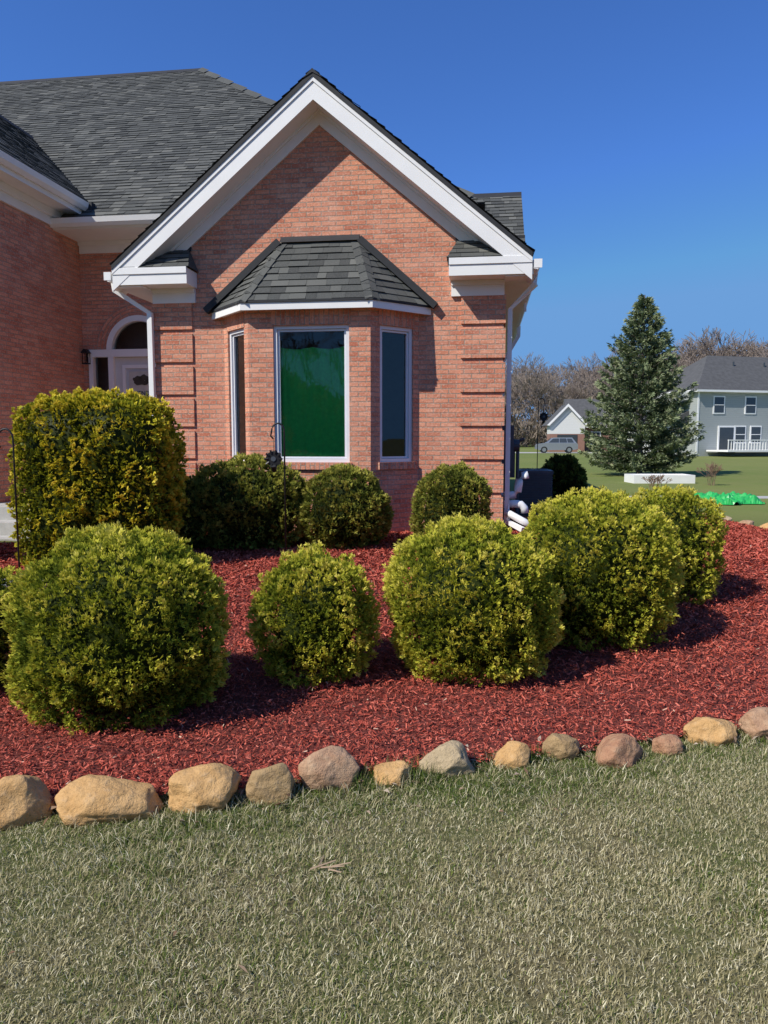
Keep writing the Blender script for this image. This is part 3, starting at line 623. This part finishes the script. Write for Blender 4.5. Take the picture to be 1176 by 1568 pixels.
for i in range(nn):
    for j in range(nn):
        q=[(i,j),(i+1,j),(i+1,j+1),(i,j+1)]
        if tz(i,j)<.025 and tz(i+1,j+1)<.025: continue
        a.add([(8.55+(p/nn*2-1)*.85,18.6+(s/nn*2-1)*.9,max(0,tz(p,s))) for p,s in q])
a.build('green_tarp',plain('tarp',(.03,.40,.09),.4))
a=Acc(); a.box((9.0,26.6,0),(11.2,26.7,.30)); a.box((9.0,27.6,0),(11.2,27.7,.30)); a.box((9.0,26.7,0),(9.1,27.6,.30)); a.box((11.1,26.7,0),(11.2,27.6,.30)); a.box((9.1,26.7,0),(11.1,27.6,.22)); a.build('raised_planter',M_trim)
a=Acc(); a.box((5.5,19.8,-.05),(20,20.6,.012)); a.build('garden_path',M_conc)
def segs_mesh(name,S,mat,parent=None):
    S=np.array(S); p0=S[:,:3];p1=S[:,3:6]; d=nrm(p1-p0); a=nrm(np.cross(d,np.array([.3,.2,.93])));b=np.cross(d,a); n=len(S); vs=[]
    for k in range(3):
        t=k*2.0944; o=a*math.cos(t)+b*math.sin(t); vs+= [p0+o*S[:,6:7],p1+o*S[:,7:8]]
    V=np.stack(vs,1).reshape(-1,3); B=np.arange(n)*6
    F=np.concatenate([np.stack([B+2*k,B+2*((k+1)%3),B+2*((k+1)%3)+1,B+2*k+1],1) for k in range(3)])
    return npmesh(name,V,F,np.full(len(V),.5),mat,parent)
def baretree(h,r0,seed,depth=6,tw=.02,base=(0,0,0),spr=.5):
    r=random.Random(seed); S=[]
    def rec(p,d,L,rad,k):
        p=Vector(p); n=2
        for i in range(n):
            d=(d+Vector((r.gauss(0,.10),r.gauss(0,.10),r.gauss(.04,.06)))).normalized(); q=p+d*L/n; r1=max(rad*.84,tw)
            S.append((*p,*q,max(rad,tw),r1)); p=q; rad=r1
        if k==0: return
        for i in range(r.choice((2,3,3))):
            ax=Vector((r.gauss(0,1),r.gauss(0,1),r.gauss(0,.4))).normalized()
            nd=(d+ax*r.uniform(spr*.7,spr*1.7)).normalized(); rec(p,nd,L*r.uniform(.62,.88),rad*.66,k-1)
    rec(base,Vector((0,0,1)),h*.25,r0,depth); return S
M_bark=plain('winter_bark',(.28,.225,.185),.9,0,.3,2)
twg=plain('shrub_twigs',(.24,.15,.10),.9)
for (x,y,h) in ((7.9,21.5,.8),(11.3,25.5,1.1)):
    S=[]
    for k in range(9): S+=baretree(h,.01,k*3+int(x),3,.006,(random.gauss(0,.08),random.gauss(0,.08),0),.5)
    o=segs_mesh('bare_shrub',S,twg); o.location=(x,y,0)
# ---------------------------------------------------------------- spruce
def spruce(x,y,H,Rm,seed):
    r=np.random.default_rng(seed); e=empty('spruce_tree',(x,y,0)); S=[(0,0,0,0,0,H*.5,.16,.09),(0,0,H*.5,0,0,H,.09,.02)]
    Ps=[];As=[];Bs=[];Ts=[]
    nw=30
    for wv in range(nw):
        f=(wv+.3)/nw; z0=.30+f*(H-.35); nbw=int(14-5*f); az0=r.uniform(0,6.28)
        for bi in range(nbw):
            z=z0+r.normal(0,.06); rad=Rm*(1-f)**.88*r.uniform(.74,1.14)+.05
            if f<.08: rad*=.85
            az=az0+bi*6.283/nbw+r.normal(0,.2); L=rad; m=int(8+70*L/Rm); ff=1-f
            t=r.uniform(.12,1,m)**.75
            dx,dy=math.cos(az),math.sin(az)
            pz=z+L*(.12+.55*f)*t-L*.16*ff*t+L*.16*t**3
            wid=(.06+.22*L/Rm*(1-t))
            lat=r.normal(0,1,m)*wid*1.4
            P=np.stack([dx*L*t-dy*lat,dy*L*t+dx*lat,pz+r.normal(0,.03,m)-.25*np.abs(lat)],1)
            S.append((0,0,z,dx*L*.9,dy*L*.9,z+L*((.12+.55*f)*.9-.03),.025,.008))
            a=nrm(np.array([dx,dy,.15])+np.sign(lat)[:,None]*np.array([-dy,dx,0])*r.uniform(.2,.8,(m,1))+r.normal(0,.22,(m,3)))
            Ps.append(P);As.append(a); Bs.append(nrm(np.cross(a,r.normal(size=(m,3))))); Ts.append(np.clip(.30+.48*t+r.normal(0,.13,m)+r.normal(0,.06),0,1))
    P=np.concatenate(Ps);A_=np.concatenate(As);B_=np.concatenate(Bs);T_=np.concatenate(Ts)
    V,T=kites(P,A_,B_,.22,.022,5,.8,r,T_)
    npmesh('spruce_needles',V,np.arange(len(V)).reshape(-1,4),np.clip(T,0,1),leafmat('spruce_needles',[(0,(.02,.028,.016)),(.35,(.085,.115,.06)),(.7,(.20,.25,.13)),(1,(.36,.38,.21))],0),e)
    segs_mesh('spruce_trunk',S,M_bark,e)
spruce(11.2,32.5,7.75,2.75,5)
# ---------------------------------------------------------------- far tree line
tl=empty('distant_tree_line'); bases=[]
for k in range(5):
    S=baretree(14+k,.22,k+20,7,.030,(0,0,0),.42); o=segs_mesh('bare_tree',S,M_bark,tl); o.location=(-300-k*20,600,0); bases.append(o)
r=random.Random(9)
def put(x,y,s):
    o=bpy.data.objects.new('bare_tree',bases[r.randrange(5)].data); o.location=(x,y,-.3); o.rotation_euler=(0,0,r.uniform(0,6.28)); o.scale=(s*1.15,s*1.15,s); o.parent=tl; sc.collection.objects.link(o)
x=-30
while x<170:
    k=1+.35*max(0,min(1,(x-45)/40))
    put(x,r.uniform(140,155),r.uniform(.78,.98)*k); put(x+.8,r.uniform(160,178),r.uniform(.9,1.15)*k); put(x+1.5,r.uniform(185,205),r.uniform(1.0,1.3)*k); x+=r.uniform(1.8,3.2)
x=-90
while x<90:
    put(x,r.uniform(-48,-40),r.uniform(.6,.9)); x+=r.uniform(3.5,6)
r2=np.random.default_rng(3); n=30000
P=np.stack([r2.uniform(-60,180,n),r2.uniform(138,170,n),np.abs(r2.normal(0,3.6,n))],1); a=nrm(np.stack([r2.normal(0,.5,n),r2.normal(0,.5,n),np.ones(n)],1)); b=nrm(np.cross(a,r2.normal(size=(n,3))))
V,T=kites(P,a,b,1.9,.10,3,.5,r2,r2.uniform(.2,.8,n))
npmesh('thicket',V,np.arange(len(V)).reshape(-1,4),np.clip(T,0,1),leafmat('thicket',[(0,(.09,.07,.06)),(.5,(.20,.16,.125)),(1,(.28,.23,.17))],0),tl)
n=9000; P=np.stack([r2.uniform(-60,60,n),r2.uniform(-46,-38,n),r2.uniform(0,1,n)**.8*6],1); P[:,2]*= .6+.4*np.sin(P[:,0]*.35)**2
a=nrm(np.stack([r2.normal(0,.5,n),r2.normal(0,.5,n),np.ones(n)],1)); b=nrm(np.cross(a,r2.normal(size=(n,3))))
V,T=kites(P,a,b,2.0,.35,3,.6,r2,r2.uniform(.2,.8,n)); npmesh('evergreen_belt',V,np.arange(len(V)).reshape(-1,4),np.clip(T,0,1),M_yew,tl)
# ---------------------------------------------------------------- neighbour houses
def sidingmat(name,c):
    m,nt,b=newmat(name); uv=uvc(nt); w=N(nt,'ShaderNodeTexWave',wave_type='BANDS',bands_direction='Y',wave_profile='SAW'); w.inputs['Scale'].default_value=1.6; w.inputs['Distortion'].default_value=0
    nt.links.new(uv,w.inputs[0]); nt.links.new(ramp(nt,w.outputs[1],[(0,tuple(x*.7 for x in c)),(.15,c)]),b.inputs['Base Color']); b.inputs['Roughness'].default_value=.6; bump(nt,b,w.outputs[1],.5,.02); return m
M_gray=sidingmat('gray_siding',(.36,.385,.375)); M_wsid=sidingmat('white_siding',(.72,.72,.68))
M_shf=plain('distant_shingles',(.085,.085,.085),.95,0,.2,3); M_wd=plain('dark_pane',(.05,.06,.07),.08,0,.1)
def win(aT,aG,x,z,w=1.0,h=1.4,y=0,cross=True):
    aT.box((x-w/2-.12,y-.06,z-.12),(x+w/2+.12,y-.003,z+h+.12)); aG.box((x-w/2,y-.08,z),(x+w/2,y-.061,z+h))
    if cross: aT.box((x-w/2,y-.10,z+h/2-.03),(x+w/2,y-.081,z+h/2+.03))
H1=empty('gray_siding_house',(28.6,68,.0),math.radians(14)); W=Acc();Tm=Acc();G=Acc();Rf=Acc();Wh=Acc()
W.box((0,0,0),(15,9,6.1))
x0,x1,y0,y1=-.5,15.5,-.5,9.5
rp=[(4.2,4.5,9.7),(11,4.5,9.7)]; c4=[(x0,y0,6.05),(x1,y0,6.05),(x1,y1,6.05),(x0,y1,6.05)]
Rf.add([c4[0],c4[1],rp[1],rp[0]]);Rf.add([c4[1],c4[2],rp[1]]);Rf.add([c4[2],c4[3],rp[0],rp[1]]);Rf.add([c4[3],c4[0],rp[0]])
Tm.box((x0,y0,5.85),(x1,y1,6.04))
Wh.box((-2.2,1.5,0),(-.002,8,3.0)); Rf.add([(-2.6,1.2,2.95),(.0,1.2,4.2),(.0,8.4,4.2),(-2.6,8.4,2.95)]); Rf.add([(-2.6,1.2,2.95),(0,1.2,2.95),(0,1.2,4.2)])
Wh.box((-1.4,1.0,5.0),(-.003,6,5.9))
for xx in (2.2,5.6,9.4,12.8): win(Tm,G,xx,4.0)
win(Tm,G,4.6,1.3);win(Tm,G,6.3,1.3);win(Tm,G,9.8,1.4,.9,1.2)
Tm.box((2.2,-.08,.5),(4.0,-.003,2.8)); G.box((2.35,-.1,.6),(3.85,-.081,2.65))
Tm.box((1,-3,.45),(8.5,-.1,.6))
for i in range(26): Tm.box((1+i*.3,-3,.6),(1.06+i*.3,-2.94,1.45))
Tm.box((1,-3.03,1.45),(8.56,-2.9,1.53))
Tm.box((-.05,-.05,0),(.12,-.003,6.04)); Tm.box((14.88,-.05,0),(15.05,-.003,6.04))
for xx in (6,9.5): G.tube([(xx,3,8.3),(xx,3,9.0)],.08)
W.build('siding_walls',M_gray,H1);Tm.build('trim',M_trim,H1);G.build('windows',M_wd,H1);Rf.build('hip_roof',M_shf,H1);Wh.build('side_wing',M_wsid,H1)
H2=empty('white_gable_house',(20.6,94,0),math.radians(-6)); W=Acc();Tm=Acc();G=Acc();Rf=Acc();Bk=Acc()
Bk.box((3.0,0,0),(14,9,3.3)); Rf.prism([(-.6,3.2),(4.5,6.8),(9.6,3.2)],2.6,14.4,axis='u')
W.box((0,-3,2.2),(4.2,-.01,3.6)); W.add([(0,-3,3.6),(4.2,-3,3.6),(2.1,-3,5.6)]); Bk.box((0.001,-2.99,0),(4.199,-.02,2.2))
Rf.add([(-.4,-3.4,3.25),(2.1,-3.4,5.85),(2.1,3,5.85),(-.4,3,3.25)]);Rf.add([(4.6,-3.4,3.25),(2.1,-3.4,5.85),(2.1,3,5.85),(4.6,3,3.25)])
Tm.add([(-.4,-3.41,3.25),(2.1,-3.41,5.85),(2.1,-3.41,5.5),(-.1,-3.41,3.2)]);Tm.add([(4.6,-3.41,3.25),(2.1,-3.41,5.85),(2.1,-3.41,5.5),(4.3,-3.41,3.2)])
Tm.box((2.6,-.65,3.0),(14.4,-.6,3.2))
G.box((.9,-3.05,.4),(3.3,-3.0,2.1)); win(Tm,G,6,1.0);win(Tm,G,9,1.0);win(Tm,G,12,1.0)
W.build('gable_siding',M_wsid,H2);Tm.build('trim',M_trim,H2);G.build('windows',M_wd,H2);Rf.build('roof',M_shf,H2);Bk.build('brick_base',plain('distant_brick',(.28,.15,.11),.9),H2)
a=Acc(); a.add([(8,83,.012),(60,80,.012),(60,86,.012),(8,90,.012)]); a.build('driveway',M_conc)
# ---------------------------------------------------------------- SUV
car=empty('parked_suv',(17.2,84.5,.02),math.radians(-8)); b=Acc();gs=Acc();wh=Acc();hb=Acc()
low=[(0,.45),(.05,.85),(.25,1.0),(1.15,1.12),(4.55,1.10),(4.65,.95),(4.65,.45),(4.1,.32),(.5,.32)]
b.prism(low,-.92,.92)
cab=[(1.1,1.10),(1.75,1.66),(2.2,1.74),(4.0,1.72),(4.5,1.10)]
A1=[(h,-.90+(.16 if z>1.5 else 0),z) for h,z in cab];B1=[(h,.90-(.16 if z>1.5 else 0),z) for h,z in cab]
for i in range(5):
    j=(i+1)%5; b.add([A1[i],B1[i],B1[j],A1[j]])
b.add(A1);b.add(B1[::-1])
for s in (-1,1):
    for q in ([(1.45,1.18),(1.9,1.60),(2.55,1.63),(2.55,1.18)],[(2.63,1.18),(2.63,1.63),(3.35,1.63),(3.45,1.18)],[(3.53,1.18),(3.43,1.62),(3.95,1.60),(4.2,1.18)]):
        gs.add([(h,s*(.92-(z-1.12)*.25),z) for h,z in q])
gs.add([(1.2,-.75,1.22),(1.70,-.68,1.64),(1.70,.68,1.64),(1.2,.75,1.22)]);gs.add([(4.47,-.7,1.2),(4.14,-.65,1.62),(4.14,.65,1.62),(4.47,.7,1.2)])
for xx in (.95,3.7):
    for s in (-1,1): wh.tube([(xx,s*.72,.36),(xx,s*.94,.36)],.36,20); hb.tube([(xx,s*.94,.36),(xx,s*.955,.36)],.22,12)
b.build('car_body',plain('silver_paint',(.33,.35,.37),.3,.5,.03),car);gs.build('car_windows',M_wd,car);wh.build('tyres',M_black,car);hb.build('hubcaps',plain('alloy',(.5,.5,.5),.3,.8),car)
# ---------------------------------------------------------------- light, sky, camera
az=math.radians(55);el=math.radians(45)
d=Vector((math.sin(az)*math.cos(el),math.cos(az)*math.cos(el),-math.sin(el)))
sl=bpy.data.lights.new('sun','SUN'); sl.energy=5; sl.angle=math.radians(.5); sl.color=(1,.95,.87)
so=bpy.data.objects.new('sun',sl); so.rotation_euler=d.to_track_quat('-Z','Y').to_euler(); so.location=(-10,-8,15); sc.collection.objects.link(so)
w=bpy.data.worlds.new('World'); sc.world=w; w.use_nodes=True; nt=w.node_tree; bg=nt.nodes['Background']
sk=N(nt,'ShaderNodeTexSky',sky_type='NISHITA'); sk.sun_disc=False; sk.sun_elevation=el; sk.sun_rotation=math.radians(235); sk.air_density=1.0; sk.dust_density=.3; sk.ozone_density=2.5
tc=mixc(nt,1.0,sk.outputs[0],(.58,1.0,1.75),'MULTIPLY')
tc=mixc(nt,1.0,tc,(1.7,3.9,7.8),'DARKEN')
nt.links.new(tc,bg.inputs[0]); bg.inputs[1].default_value=.09
cam=bpy.data.cameras.new('camera'); co=bpy.data.objects.new('camera',cam); sc.collection.objects.link(co)
co.location=(0,0,1.6); co.rotation_euler=(math.radians(90-5.65),0,0); cam.sensor_fit='VERTICAL'; cam.sensor_height=36; cam.lens=26; cam.clip_end=5000; cam.clip_start=.05
sc.camera=co
sc.view_settings.view_transform='Standard'; sc.view_settings.look='None'; sc.view_settings.exposure=0
